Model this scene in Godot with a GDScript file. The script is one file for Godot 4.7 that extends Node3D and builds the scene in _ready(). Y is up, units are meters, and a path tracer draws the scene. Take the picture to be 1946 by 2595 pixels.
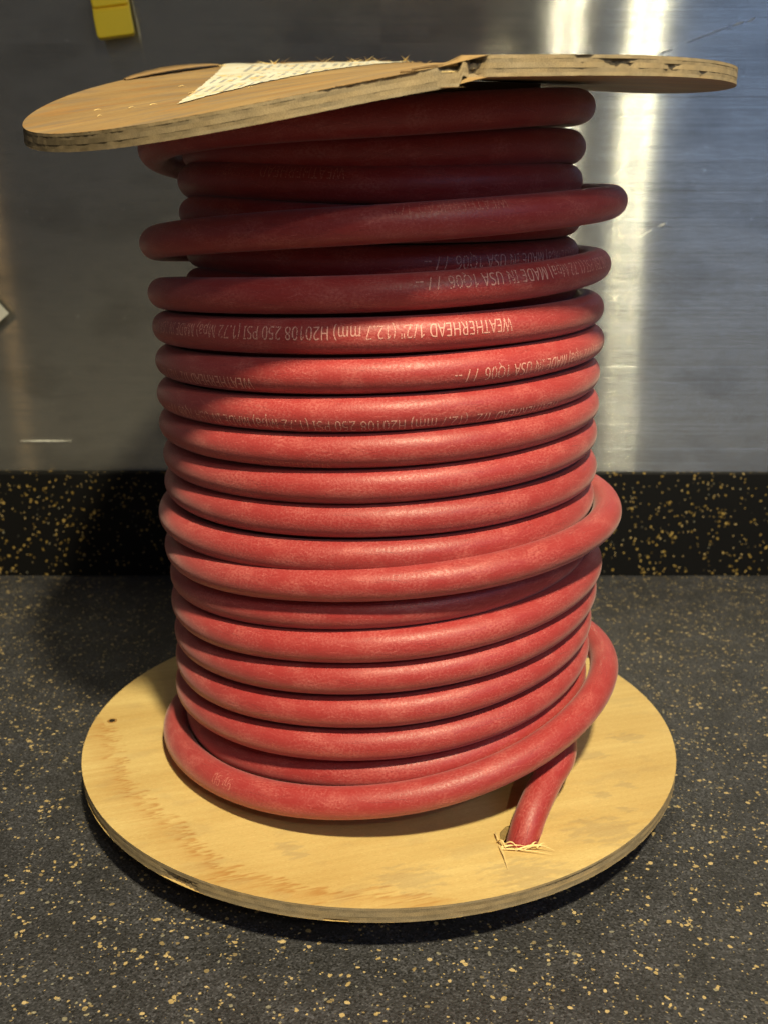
extends Node3D
# A wooden cable spool wound with red rubber hose, standing on a speckled rubber floor in front of a brushed steel wall panel.

const FT := 0.0395          # height of the upper face of the bottom flange above the floor
const R := 0.25             # flange radius
const HR := 0.0114          # hose radius
const WALL := -0.51
var rng := RandomNumberGenerator.new()
var used := {}

# ---------------------------------------------------------------- helpers
func numbered(called: String) -> String:
	used[called] = used.get(called, -1) + 1
	return called if used[called] == 0 else "%s_%03d" % [called, used[called]]

func thing(called: String, label: String, category: String, at := Vector3.ZERO, group := "") -> Node3D:
	var o := Node3D.new()
	o.name = numbered(called)
	add_child(o)
	o.position = at
	o.set_meta("label", label)
	o.set_meta("category", category)
	if group:
		o.set_meta("group", group)
	return o

func part(called: String, mesh: Mesh, mat: Material, parent: Node) -> MeshInstance3D:
	var o := MeshInstance3D.new()
	o.name = called
	o.mesh = mesh
	o.material_override = mat
	parent.add_child(o, true)
	return o

func structure(called: String, label: String, mesh: Mesh, mat: Material) -> MeshInstance3D:
	var o := part(called, mesh, mat, self)
	o.set_meta("kind", "structure")
	o.set_meta("label", label)
	return o

func noise(kind: int, freq: float, sd: int, oct := 3) -> FastNoiseLite:
	var n := FastNoiseLite.new()
	n.noise_type = kind
	n.frequency = freq
	n.seed = sd
	n.fractal_type = FastNoiseLite.FRACTAL_FBM if oct > 1 else FastNoiseLite.FRACTAL_NONE
	n.fractal_octaves = oct
	return n

func quad(st: SurfaceTool, a: Vector3, b: Vector3, c: Vector3, d: Vector3, u := [Vector2(0, 0), Vector2(1, 0), Vector2(1, 1), Vector2(0, 1)]) -> void:
	var p := [a, b, c, a, c, d]
	var w := [u[0], u[1], u[2], u[0], u[2], u[3]]
	for i in 6:
		st.set_uv(w[i])
		st.add_vertex(p[i])

func begin() -> SurfaceTool:
	var st := SurfaceTool.new()
	st.begin(Mesh.PRIMITIVE_TRIANGLES)
	return st

func finish(st: SurfaceTool, smooth := false) -> ArrayMesh:
	if smooth:
		st.index()
	st.generate_normals()
	return st.commit()

func tex(w: int, h: int, data: PackedByteArray, fmt := Image.FORMAT_RGB8) -> ImageTexture:
	return ImageTexture.create_from_image(Image.create_from_data(w, h, false, fmt, data))

func mat(c: Color, rough: float, metal := 0.0) -> StandardMaterial3D:
	var m := StandardMaterial3D.new()
	m.albedo_color = c
	m.roughness = rough
	m.metallic = metal
	return m

func smooth(a: float, b: float, x: float) -> float:
	return smoothstep(a, b, x)

# ---------------------------------------------------------------- the scene
func _ready() -> void:
	rng.seed = 7
	var cam := Camera3D.new()
	cam.name = "camera"
	add_child(cam)
	var lens := CameraAttributesPhysical.new()
	lens.frustum_focal_length = 22.66
	lens.exposure_aperture = 6.5
	lens.frustum_focus_distance = 0.63
	lens.frustum_near = 0.02
	lens.frustum_far = 30.0
	cam.attributes = lens
	cam.fov = 55.83
	cam.near = 0.02
	cam.far = 30.0
	cam.position = Vector3(0.0041, 0.4006 + FT, 0.770)
	cam.rotation_degrees = Vector3(-15.289, 0, 0)
	cam.current = true

	var env := Environment.new()
	env.background_mode = Environment.BG_COLOR
	env.background_color = Color(0.080, 0.078, 0.078).linear_to_srgb()
	env.background_energy_multiplier = 1.0
	env.tonemap_mode = Environment.TONE_MAPPER_LINEAR
	env.tonemap_exposure = 1.0
	env.sdfgi_enabled = true
	env.ssao_enabled = true
	env.ssil_enabled = true
	var we := WorldEnvironment.new()
	we.name = "surroundings"
	we.environment = env
	add_child(we)

	# the lamps, all above and in front of the picture
	downlight(Vector3(0.42, 2.44, 1.47), Vector3(0.40, 0.0, 1.40), 11.6, Color(1.0, 0.94, 0.77))
	twin_lamp("wide twin tube ceiling lamp in front of the steel wall, the nearer of two", Vector3(1.60, 3.75, 4.0), 0.040, 0.120, 0.12, 1.6, Color(1.0, 0.97, 0.80))
	twin_lamp("narrow twin tube ceiling lamp far in front of the steel wall", Vector3(0.84, 2.30, 2.90), 0.014, 0.085, 0.06, 0.5, Color(1.0, 0.97, 0.84))
	panel_lamp("wall_lamp", "small warm wall lamp low at the left, away from the wall", "lamp", Vector3(-1.58, 1.5, 2.0), Vector2(0.05, 0.10), 0.035, Color(1.0, 0.80, 0.52))
	panel_lamp("lit_window", "blue daylit window standing right of the spool", "window", Vector3(1.85, 1.85, 2.3), Vector2(2.0, 1.2), 1.15, Color(0.62, 0.77, 1.0))

	build_floor()
	build_wall()
	build_spool()
	build_hose()
	build_small_things()

# ---------------------------------------------------------------- lamps
func aimed(at: Vector3, to: Vector3) -> Basis:
	return Basis.looking_at((to - at).normalized(), Vector3.FORWARD if absf((to - at).normalized().y) > 0.95 else Vector3.UP)

func glow(c: Color, e: float) -> StandardMaterial3D:
	var m := mat(Color(0.9, 0.9, 0.9), 0.4)
	m.emission_enabled = true
	m.emission = c
	m.emission_energy_multiplier = e
	return m

func downlight(at: Vector3, to: Vector3, energy: float, c: Color) -> void:
	var t := thing("ceiling_downlight", "round ceiling downlight above the spool, in front of it", "lamp", at)
	t.basis = aimed(at, to)
	var can := begin()
	for i in 32:
		var a := TAU * i / 32
		var b := TAU * (i + 1) / 32
		var r0 := 0.085
		var r1 := 0.10
		for s in [[r0, 0.0, r0, 0.12], [r1, 0.12, r1, 0.0], [r1, 0.0, r0, 0.0], [0.0, 0.12, r1, 0.12]]:
			quad(can, Vector3(s[0] * cos(a), s[0] * sin(a), s[1]), Vector3(s[2] * cos(a), s[2] * sin(a), s[3]), Vector3(s[2] * cos(b), s[2] * sin(b), s[3]), Vector3(s[0] * cos(b), s[0] * sin(b), s[1]))
	part("housing", finish(can), mat(Color(0.75, 0.75, 0.74), 0.5), t)
	var disc := CylinderMesh.new()
	disc.top_radius = 0.08
	disc.bottom_radius = 0.08
	disc.height = 0.004
	var d := part("diffuser", disc, glow(c, 2.0), t)
	d.rotation.x = PI / 2
	d.position.z = 0.008
	var l := SpotLight3D.new()
	l.name = "lamp_light"
	l.light_color = c
	l.light_energy = energy
	l.light_size = 0.085
	l.spot_angle = 47.0
	l.spot_angle_attenuation = 0.2
	l.spot_range = 8.0
	l.spot_attenuation = 2.0
	l.shadow_enabled = true
	l.position.z = -0.055
	t.add_child(l)

func area(parent: Node3D, size: Vector2, energy: float, c: Color, at: Vector3) -> void:
	var l := AreaLight3D.new()
	l.name = "lamp_light"
	l.area_size = size
	l.area_normalize_energy = true
	l.light_color = c
	l.light_energy = energy
	l.area_range = 10.0
	l.area_attenuation = 2.0
	l.shadow_enabled = true
	l.position = at
	parent.add_child(l, true)

func twin_lamp(label: String, at: Vector3, w: float, gap: float, h: float, energy: float, c: Color) -> void:
	var t := thing("ceiling_lamp", label, "lamp", at)
	t.basis = aimed(at, Vector3(at.x * 0.35, 0.3, WALL))
	var box := BoxMesh.new()
	box.size = Vector3(gap + w * 2.2, h * 1.2, 0.05)
	part("housing", box, mat(Color(0.8, 0.8, 0.78), 0.5), t).position.z = 0.03
	var tube := BoxMesh.new()
	tube.size = Vector3(w, h, 0.004)
	for s in [-1.0, 1.0]:
		part("tube", tube, glow(c, 3.0), t).position = Vector3(s * gap / 2, 0, 0.002)
		area(t, Vector2(w, h), energy, c, Vector3(s * gap / 2, 0, -0.003))

func panel_lamp(called: String, label: String, category: String, at: Vector3, size: Vector2, energy: float, c: Color) -> void:
	var t := thing(called, label, category, at)
	t.basis = aimed(at, Vector3(0, 0.4, -0.2))
	for s in [[Vector2(size.x + 0.08, 0.04), Vector2(0, size.y / 2 + 0.02)], [Vector2(size.x + 0.08, 0.04), Vector2(0, -size.y / 2 - 0.02)], [Vector2(0.04, size.y), Vector2(size.x / 2 + 0.02, 0)], [Vector2(0.04, size.y), Vector2(-size.x / 2 - 0.02, 0)]]:
		var b := BoxMesh.new()
		b.size = Vector3(s[0].x, s[0].y, 0.05)
		part("frame", b, mat(Color(0.8, 0.8, 0.8), 0.5), t).position = Vector3(s[1].x, s[1].y, 0.02)
	var pane := BoxMesh.new()
	pane.size = Vector3(size.x, size.y, 0.004)
	part("pane", pane, glow(c, 0.4), t).position.z = 0.004
	area(t, size, energy, c, Vector3(0, 0, -0.002))

# ---------------------------------------------------------------- floor, base strip and wall
# draws one irregular fleck of rubber crumb into an image
func fleck(img: PackedByteArray, w: int, h: int, x: float, y: float, r: float, c: Color) -> void:
	var turn := rng.randf() * PI
	var squash := rng.randf_range(0.45, 1.0)
	var n := 5 + rng.randi() % 3
	var rad := []
	for i in n:
		rad.append(rng.randf_range(0.55, 1.1))
	var ri := int(ceil(r * 1.15))
	for j in range(-ri, ri + 1):
		for i in range(-ri, ri + 1):
			var p := Vector2(i, j).rotated(turn)
			p.y /= squash
			var a := fposmod(p.angle(), TAU) / TAU * n
			var k := int(a)
			var rr: float = r * lerpf(rad[k % n], rad[(k + 1) % n], a - k)
			if p.length() < rr:
				var at := (posmod(int(y) + j, h) * w + posmod(int(x) + i, w)) * 3
				var v := rng.randf_range(0.93, 1.05)
				img[at] = int(minf(255, c.r8 * v))
				img[at + 1] = int(minf(255, c.g8 * v))
				img[at + 2] = int(minf(255, c.b8 * v))

func fleck_colour() -> Color:
	var k := rng.randf()
	if k < 0.62:
		return Color8(170, 146, 96).lerp(Color8(198, 174, 126), rng.randf())
	if k < 0.85:
		return Color8(140, 120, 80).lerp(Color8(126, 112, 84), rng.randf())
	return Color8(150, 140, 112).lerp(Color8(120, 118, 108), rng.randf())

func build_floor() -> void:
	var n := 2048
	var cell := noise(FastNoiseLite.TYPE_CELLULAR, 0.30, 3, 1)
	cell.cellular_return_type = FastNoiseLite.RETURN_CELL_VALUE
	cell.cellular_jitter = 1.0
	var src := cell.get_image(n, n).get_data()
	var broad := noise(FastNoiseLite.TYPE_SIMPLEX_SMOOTH, 0.006, 9, 4).get_image(n, n).get_data()
	var lut := PackedByteArray()
	lut.resize(256 * 3)
	for v in 256:
		var k := fposmod(v * 0.618034, 1.0)
		var g := 36.0 + 22.0 * k
		if k > 0.80:
			g = 58.0 + 18.0 * (k - 0.8) / 0.2
		if k < 0.16:
			g = 25.0
		lut[v * 3] = int(g)
		lut[v * 3 + 1] = int(g * 1.0)
		lut[v * 3 + 2] = int(g * 1.08)
	var img := PackedByteArray()
	img.resize(n * n * 3)
	for i in n * n:
		var v := src[i] * 3
		var b := 0.82 + broad[i] * 0.0016
		img[i * 3] = int(lut[v] * b)
		img[i * 3 + 1] = int(lut[v + 1] * b)
		img[i * 3 + 2] = int(lut[v + 2] * b)
	# 0.75 m across 2048 px: 0.366 mm each
	for i in 7500:
		fleck(img, n, n, rng.randf() * n, rng.randf() * n, rng.randf_range(1.2, 3.1), fleck_colour())
	for i in 4000:
		var x := rng.randf() * n
		var y := rng.randf() * n
		fleck(img, n, n, x, y, rng.randf_range(2.7, 6.8) * rng.randf_range(0.75, 1.0), fleck_colour())
		while rng.randf() < 0.33:
			x += rng.randf_range(-16, 16)
			y += rng.randf_range(-16, 16)
			fleck(img, n, n, x, y, rng.randf_range(1.6, 4.2), fleck_colour())
	var m := mat(Color.WHITE, 0.56)
	m.albedo_texture = tex(n, n, img)
	m.metallic_specular = 0.62
	m.heightmap_enabled = true
	m.heightmap_texture = ImageTexture.create_from_image(cell.get_image(n, n))
	m.heightmap_scale = 0.03
	var st := begin()
	# laid so that x and z run through the texture at an angle
	var c := [Vector3(-2.5, 0, WALL), Vector3(2.5, 0, WALL), Vector3(2.5, 0, 3.5), Vector3(-2.5, 0, 3.5)]
	var u := []
	for p in c:
		u.append(Vector2(p.x, p.z).rotated(0.35) / 0.75)
	quad(st, c[0], c[1], c[2], c[3], u)
	var d := Vector3(0, -0.02, 0)
	quad(st, c[3] + d, c[2] + d, c[1] + d, c[0] + d, u)
	structure("floor", "black rubber floor with tan and yellow flecks", finish(st), m)

	# the base strip: a rounded top edge against the wall
	var w := 2048
	var h := 320
	var strip := PackedByteArray()
	strip.resize(w * h * 3)
	for i in w * h:
		var g := 7 + rng.randi() % 4
		strip[i * 3] = g
		strip[i * 3 + 1] = g
		strip[i * 3 + 2] = g + 1
	for i in 1000:
		var x := rng.randf() * w
		var y := rng.randf() * h
		fleck(strip, w, h, x, y, rng.randf_range(1.4, 3.0), fleck_colour())
	for i in 760:
		var x := rng.randf() * w
		var y := rng.randf() * h
		fleck(strip, w, h, x, y, rng.randf_range(2.2, 4.8), Color8(136, 112, 54).lerp(Color8(164, 138, 80), rng.randf()))
		while rng.randf() < 0.3:
			x += rng.randf_range(-12, 12)
			y += rng.randf_range(-12, 12)
			fleck(strip, w, h, x, y, rng.randf_range(2.0, 3.6), Color8(128, 104, 50))
	var bm := mat(Color.WHITE, 0.6)
	bm.metallic_specular = 0.3
	bm.albedo_texture = tex(w, h, strip)
	bm.heightmap_enabled = true
	var bump := noise(FastNoiseLite.TYPE_SIMPLEX_SMOOTH, 0.12, 5, 2)
	bm.heightmap_texture = ImageTexture.create_from_image(bump.get_image(512, 512))
	bm.heightmap_scale = 0.01
	var prof := [Vector2(0.0065, 0.0)]
	for i in 7:
		var a := PI / 2 * i / 6
		prof.append(Vector2(0.0035 + 0.003 * cos(a), 0.144 + 0.003 * sin(a)))
	prof.append(Vector2(-0.012, 0.147))
	var bs := begin()
	var v := 0.0
	for i in prof.size() - 1:
		var a: Vector2 = prof[i]
		var b: Vector2 = prof[i + 1]
		var l := a.distance_to(b)
		var u0 := -1.6 / 1.1
		var u1 := 1.6 / 1.1
		quad(bs, Vector3(-1.6, a.y, WALL + a.x), Vector3(-1.6, b.y, WALL + b.x), Vector3(1.6, b.y, WALL + b.x), Vector3(1.6, a.y, WALL + a.x), [Vector2(u0, v / 0.172), Vector2(u0, (v + l) / 0.172), Vector2(u1, (v + l) / 0.172), Vector2(u1, v / 0.172)])
		v += l
	structure("base_strip", "black rubber base strip with yellow flecks along the foot of the steel wall", finish(bs), bm)

func build_wall() -> void:
	# horizontal brushing: every row of the normal map leans a little up or down
	var w := 256
	var h := 2048
	var rows := PackedFloat32Array()
	rows.resize(h)
	# every group of sixteen rows holds the whole spread of leans, in a shuffled order
	var order := range(16)
	for j in h:
		if j % 16 == 0:
			for k in 16:
				var o: int = order[k]
				var e := rng.randi() % 16
				order[k] = order[e]
				order[e] = o
		var u: float = (order[j % 16] + rng.randf_range(0.1, 0.9)) / 16.0
		rows[j] = clampf(0.155 * log(u / (1.0 - u)), -0.75, 0.75)
	var wob := noise(FastNoiseLite.TYPE_SIMPLEX, 0.05, 21, 2).get_seamless_image(w, h, false, false, 0.2).get_data()
	var img := PackedByteArray()
	img.resize(w * h * 3)
	for j in h:
		for i in w:
			var k := j * w + i
			var s := rows[j] + (wob[k] - 127) * 0.0003
			var q := 1.0 / sqrt(1.0 + s * s)
			img[k * 3] = 127 + int((wob[(k * 7 + 911) % (w * h)] - 127) * 0.0)
			img[k * 3 + 1] = int(127.5 + 127.5 * s * q)
			img[k * 3 + 2] = int(127.5 + 127.5 * q)
	# grime, smears and specks of dust over the steel
	var dw := 1024
	var dh := 768
	var d := PackedByteArray()
	d.resize(dw * dh * 4)
	var smear := noise(FastNoiseLite.TYPE_SIMPLEX_SMOOTH, 0.008, 31, 5)
	var fine := noise(FastNoiseLite.TYPE_SIMPLEX_SMOOTH, 0.05, 32, 3)
	for j in dh:
		for i in dw:
			var k := (j * dw + i) * 4
			var a := smear.get_noise_2d(i * 0.6, j) * 0.5 + 0.5
			var b := fine.get_noise_2d(i * 0.35, j * 1.3) * 0.5 + 0.5
			var dirt := smooth(0.42, 0.72, a) * 0.24 + smooth(0.52, 0.85, b) * 0.12
			d[k] = 96
			d[k + 1] = 94
			d[k + 2] = 90
			d[k + 3] = int(255 * clampf(dirt, 0, 1))
	for s in 320:
		var x := rng.randi() % dw
		var y := rng.randi() % dh
		var r := rng.randf_range(0.6, 2.0)
		if rng.randf() < 0.12:
			r *= 1.8
		for j in range(-6, 7):
			for i in range(-6, 7):
				if Vector2(i, j * rng.randf_range(0.9, 1.5)).length() < r:
					var k := (posmod(y + j, dh) * dw + posmod(x + i, dw)) * 4
					d[k] = 236
					d[k + 1] = 234
					d[k + 2] = 228
					d[k + 3] = 60 + rng.randi() % 110
	var m := mat(Color8(176, 174, 168), 0.135, 0.86)
	m.normal_enabled = true
	m.normal_texture = tex(w, h, img)
	m.normal_scale = 1.0
	m.anisotropy_enabled = true
	m.anisotropy = -1.0
	m.detail_enabled = true
	m.detail_uv_layer = BaseMaterial3D.DETAIL_UV_2
	m.detail_blend_mode = BaseMaterial3D.BLEND_MODE_MIX
	m.detail_albedo = tex(dw, dh, d, Image.FORMAT_RGBA8)
	var white := Image.create(4, 4, false, Image.FORMAT_RGB8)
	white.fill(Color.WHITE)
	m.detail_mask = ImageTexture.create_from_image(white)
	# the sheet is not dead flat: it bellies by a millimetre or two
	var belly := noise(FastNoiseLite.TYPE_SIMPLEX_SMOOTH, 1.1, 41, 1)
	var st := begin()
	var nx := 64
	var ny := 48
	for j in ny:
		for i in nx:
			var pts := []
			for o in [Vector2(0, 0), Vector2(0, 1), Vector2(1, 1), Vector2(1, 0)]:
				pts.append(Vector2(-1.6 + 3.2 * (i + o.x) / nx, 0.0 + 2.4 * (j + o.y) / ny))
			for k in [0, 1, 2, 0, 2, 3]:
				var p: Vector2 = pts[k]
				st.set_uv(Vector2(p.x / 0.5, -p.y / 0.11))
				st.set_uv2(Vector2(p.x / 0.9, -p.y / 0.68))
				st.add_vertex(Vector3(p.x, p.y, WALL - 0.003 + 0.0009 * belly.get_noise_2d(p.x, p.y * 0.6) + 0.020 * 0.5 * tanh(p.x / 0.5) * (0.68 - p.y)))
	st.index()
	st.generate_normals()
	st.generate_tangents()
	var wall := structure("steel_wall", "brushed stainless steel wall panel behind the spool", st.commit(), m)
	var back := BoxMesh.new()
	back.size = Vector3(3.2, 2.4, 0.06)
	part("wall_core", back, mat(Color(0.3, 0.3, 0.3), 0.8), wall).position = Vector3(0, 1.2, WALL - 0.060)
	# scuffs of paint and plaster on the steel
	var sm := mat(Color8(236, 236, 232), 0.8)
	for s in [[-0.487, 0.188, -0.418, 0.188, 0.0011], [0.336, 0.667, 0.356, 0.674, 0.0008], [0.372, 0.681, 0.420, 0.698, 0.0005], [0.424, 0.699, 0.440, 0.704, 0.0010], [0.442, 0.703, 0.452, 0.708, 0.0008], [0.352, 0.466, 0.362, 0.470, 0.0014], [0.330, 0.454, 0.345, 0.463, 0.0007]]:
		var a := Vector2(s[0], s[1])
		var b := Vector2(s[2], s[3])
		var side: Vector2 = (b - a).orthogonal().normalized() * s[4]
		var q := begin()
		var seg := 10
		for i in seg:
			var p0 := a.lerp(b, float(i) / seg)
			var p1 := a.lerp(b, float(i + 1) / seg)
			var w0: float = sin(PI * clampf((i + 0.1) / seg, 0, 1)) * rng.randf_range(0.5, 1.0)
			var w1: float = sin(PI * clampf((i + 0.9) / seg, 0, 1)) * rng.randf_range(0.5, 1.0)
			var z: float = WALL - 0.0008 + 0.020 * 0.5 * tanh(a.x / 0.5) * (0.68 - a.y)
			quad(q, Vector3(p0.x - side.x * w0, p0.y - side.y * w0, z - 0.0014), Vector3(p0.x, p0.y, z), Vector3(p1.x, p1.y, z), Vector3(p1.x - side.x * w1, p1.y - side.y * w1, z - 0.0014))
			quad(q, Vector3(p0.x, p0.y, z), Vector3(p0.x + side.x * w0, p0.y + side.y * w0, z - 0.0014), Vector3(p1.x + side.x * w1, p1.y + side.y * w1, z - 0.0014), Vector3(p1.x, p1.y, z))
		part("scuff_mark", finish(q), sm, wall)

# ---------------------------------------------------------------- the spool
# height of the upper face of the warped, cracked top flange
func top_at(x: float, z: float) -> float:
	var s := maxf(0.0, x - 0.035)
	var y := 0.52741 + 0.0993 * x - 0.18129 * z + 0.43545 * x * z - 0.02671 * x * x + 0.03193 * z * z - 0.13105 * s - 0.16574 * s * z
	# left of the crack the front edge has dropped
	var drop := smooth(0.09, 0.25, z)
	if x < 0.0415:
		y -= 0.0040 * drop * exp((x - 0.0415) / 0.10)
	else:
		y += 0.0010 * drop * exp(-(x - 0.0415) / 0.06)
	return y + FT

func flat_at(_x: float, _z: float) -> float:
	return FT

# noise drawn small and stretched along the grain
func stretched(n: int, w: int, h: int, freq: float, sd: int, oct: int) -> PackedByteArray:
	var im := noise(FastNoiseLite.TYPE_SIMPLEX_SMOOTH, freq, sd, oct).get_image(w, h, false, false, true)
	im.resize(n, n, Image.INTERPOLATE_CUBIC)
	return im.get_data()

# a sheet of veneer, 0.52 m square; u runs along the grain
func veneer(n: int, light: Color, dark: Color, sd: int, grain: float, stains: bool) -> ImageTexture:
	var streak := stretched(n, 40, n, 0.055, sd, 3)
	var fibre := stretched(n, 190, n, 0.35, sd + 1, 2)
	var broad := stretched(n, 60, 200, 0.035, sd + 2, 3)
	var pores := stretched(n, 300, n, 0.5, sd + 3, 1)
	# water stain, grime and handling marks, drawn coarser and in the board's own axes
	var m := 512
	var mask := PackedByteArray()
	mask.resize(m * m * 2)
	var a := noise(FastNoiseLite.TYPE_SIMPLEX_SMOOTH, 1.0, sd + 4, 4)
	var c := noise(FastNoiseLite.TYPE_SIMPLEX_SMOOTH, 1.0, sd + 5, 3)
	var line := [Vector2(-0.236, 0.013), Vector2(-0.215, 0.054), Vector2(-0.206, 0.079), Vector2(-0.187, 0.111), Vector2(-0.163, 0.138), Vector2(-0.136, 0.173), Vector2(-0.105, 0.209), Vector2(-0.04, 0.232), Vector2(0.03, 0.238)]
	var spots := [Vector3(0.172, 0.06, 0.009), Vector3(0.190, 0.105, 0.006), Vector3(0.168, 0.118, 0.006), Vector3(0.182, 0.138, 0.005), Vector3(0.10, 0.215, 0.02), Vector3(0.02, 0.220, 0.016), Vector3(0.16, 0.165, 0.02), Vector3(0.21, 0.03, 0.010), Vector3(-0.062, 0.185, 0.007), Vector3(-0.055, 0.193, 0.006)]
	for j in m:
		for i in m:
			var g := (float(i) / m - 0.5) * 0.52
			var t := (float(j) / m - 0.5) * 0.52
			var p := Vector2(g, t).rotated(-grain)
			var brown := 0.0
			var grey := 0.0
			if stains:
				if p.x < 0.06:
					var best := 1.0
					var side := 0.0
					for q in line.size() - 1:
						var e: Vector2 = Geometry2D.get_closest_point_to_segment(p, line[q], line[q + 1])
						var dd := p.distance_to(e)
						if dd < best:
							best = dd
							side = (line[q + 1] - line[q]).cross(p - e)
					# the water has run along the grain, so its edge is ragged that way
					var rag := a.get_noise_2d(g * 4.0 + 9.0, t * 230.0) * 0.017
					var d := (best if side > 0 else -best) + rag
					brown = smooth(-0.0015, 0.001, d) * (0.26 * (1.0 - smooth(0.004, 0.034, d)) + 0.42 * (1.0 - smooth(0.0005, 0.008, d)))
					brown *= clampf(0.85 + 0.6 * c.get_noise_2d(p.x * 30, p.y * 30), 0.4, 1.0) * 0.8
				for s in spots:
					var dd: float = Vector2((p.x - s.x) * 0.6, p.y - s.y).length() / s.z + c.get_noise_2d(g * 60, t * 200) * 0.8
					grey = maxf(grey, smooth(1.0, 0.4, dd) * 0.2)
				grey = maxf(grey, 0.09 * smooth(0.15, 0.55, c.get_noise_2d(g * 16 + 30, t * 34)))
			else:
				grey = 0.50 * smooth(0.0, 0.5, c.get_noise_2d(g * 14 + 7, t * 40)) + 0.22 * smooth(0.1, 0.5, a.get_noise_2d(g * 40, t * 160))
				brown = 0.30 * smooth(0.05, 0.5, c.get_noise_2d(g * 10 - 40, t * 30))
			mask[(j * m + i) * 2] = int(255 * clampf(brown, 0, 1))
			mask[(j * m + i) * 2 + 1] = int(255 * clampf(grey, 0, 1))
	var mi := Image.create_from_data(m, m, false, Image.FORMAT_RG8, mask)
	mi.resize(n, n, Image.INTERPOLATE_CUBIC)
	mask = mi.get_data()
	var img := PackedByteArray()
	img.resize(n * n * 3)
	var la := [light.r8, light.g8, light.b8]
	var da := [dark.r8, dark.g8, dark.b8]
	for i in n * n:
		var k := 0.30 + (streak[i] - 127) * 0.0011 + (fibre[i] - 127) * 0.0011 + (broad[i] - 127) * 0.0027
		if pores[i] > 205:
			k += 0.30
		elif pores[i] < 34:
			k -= 0.35
		var b := mask[i * 2] * 0.0039
		var y := mask[i * 2 + 1] * 0.0039
		for q in 3:
			var v: float = la[q] + (da[q] - la[q]) * k
			v += ((158 - q * 56) - v) * b
			v += ((122 - q * 14) - v) * y
			img[i * 3 + q] = clampi(int(v), 0, 255)
	return tex(n, n, img)

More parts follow.
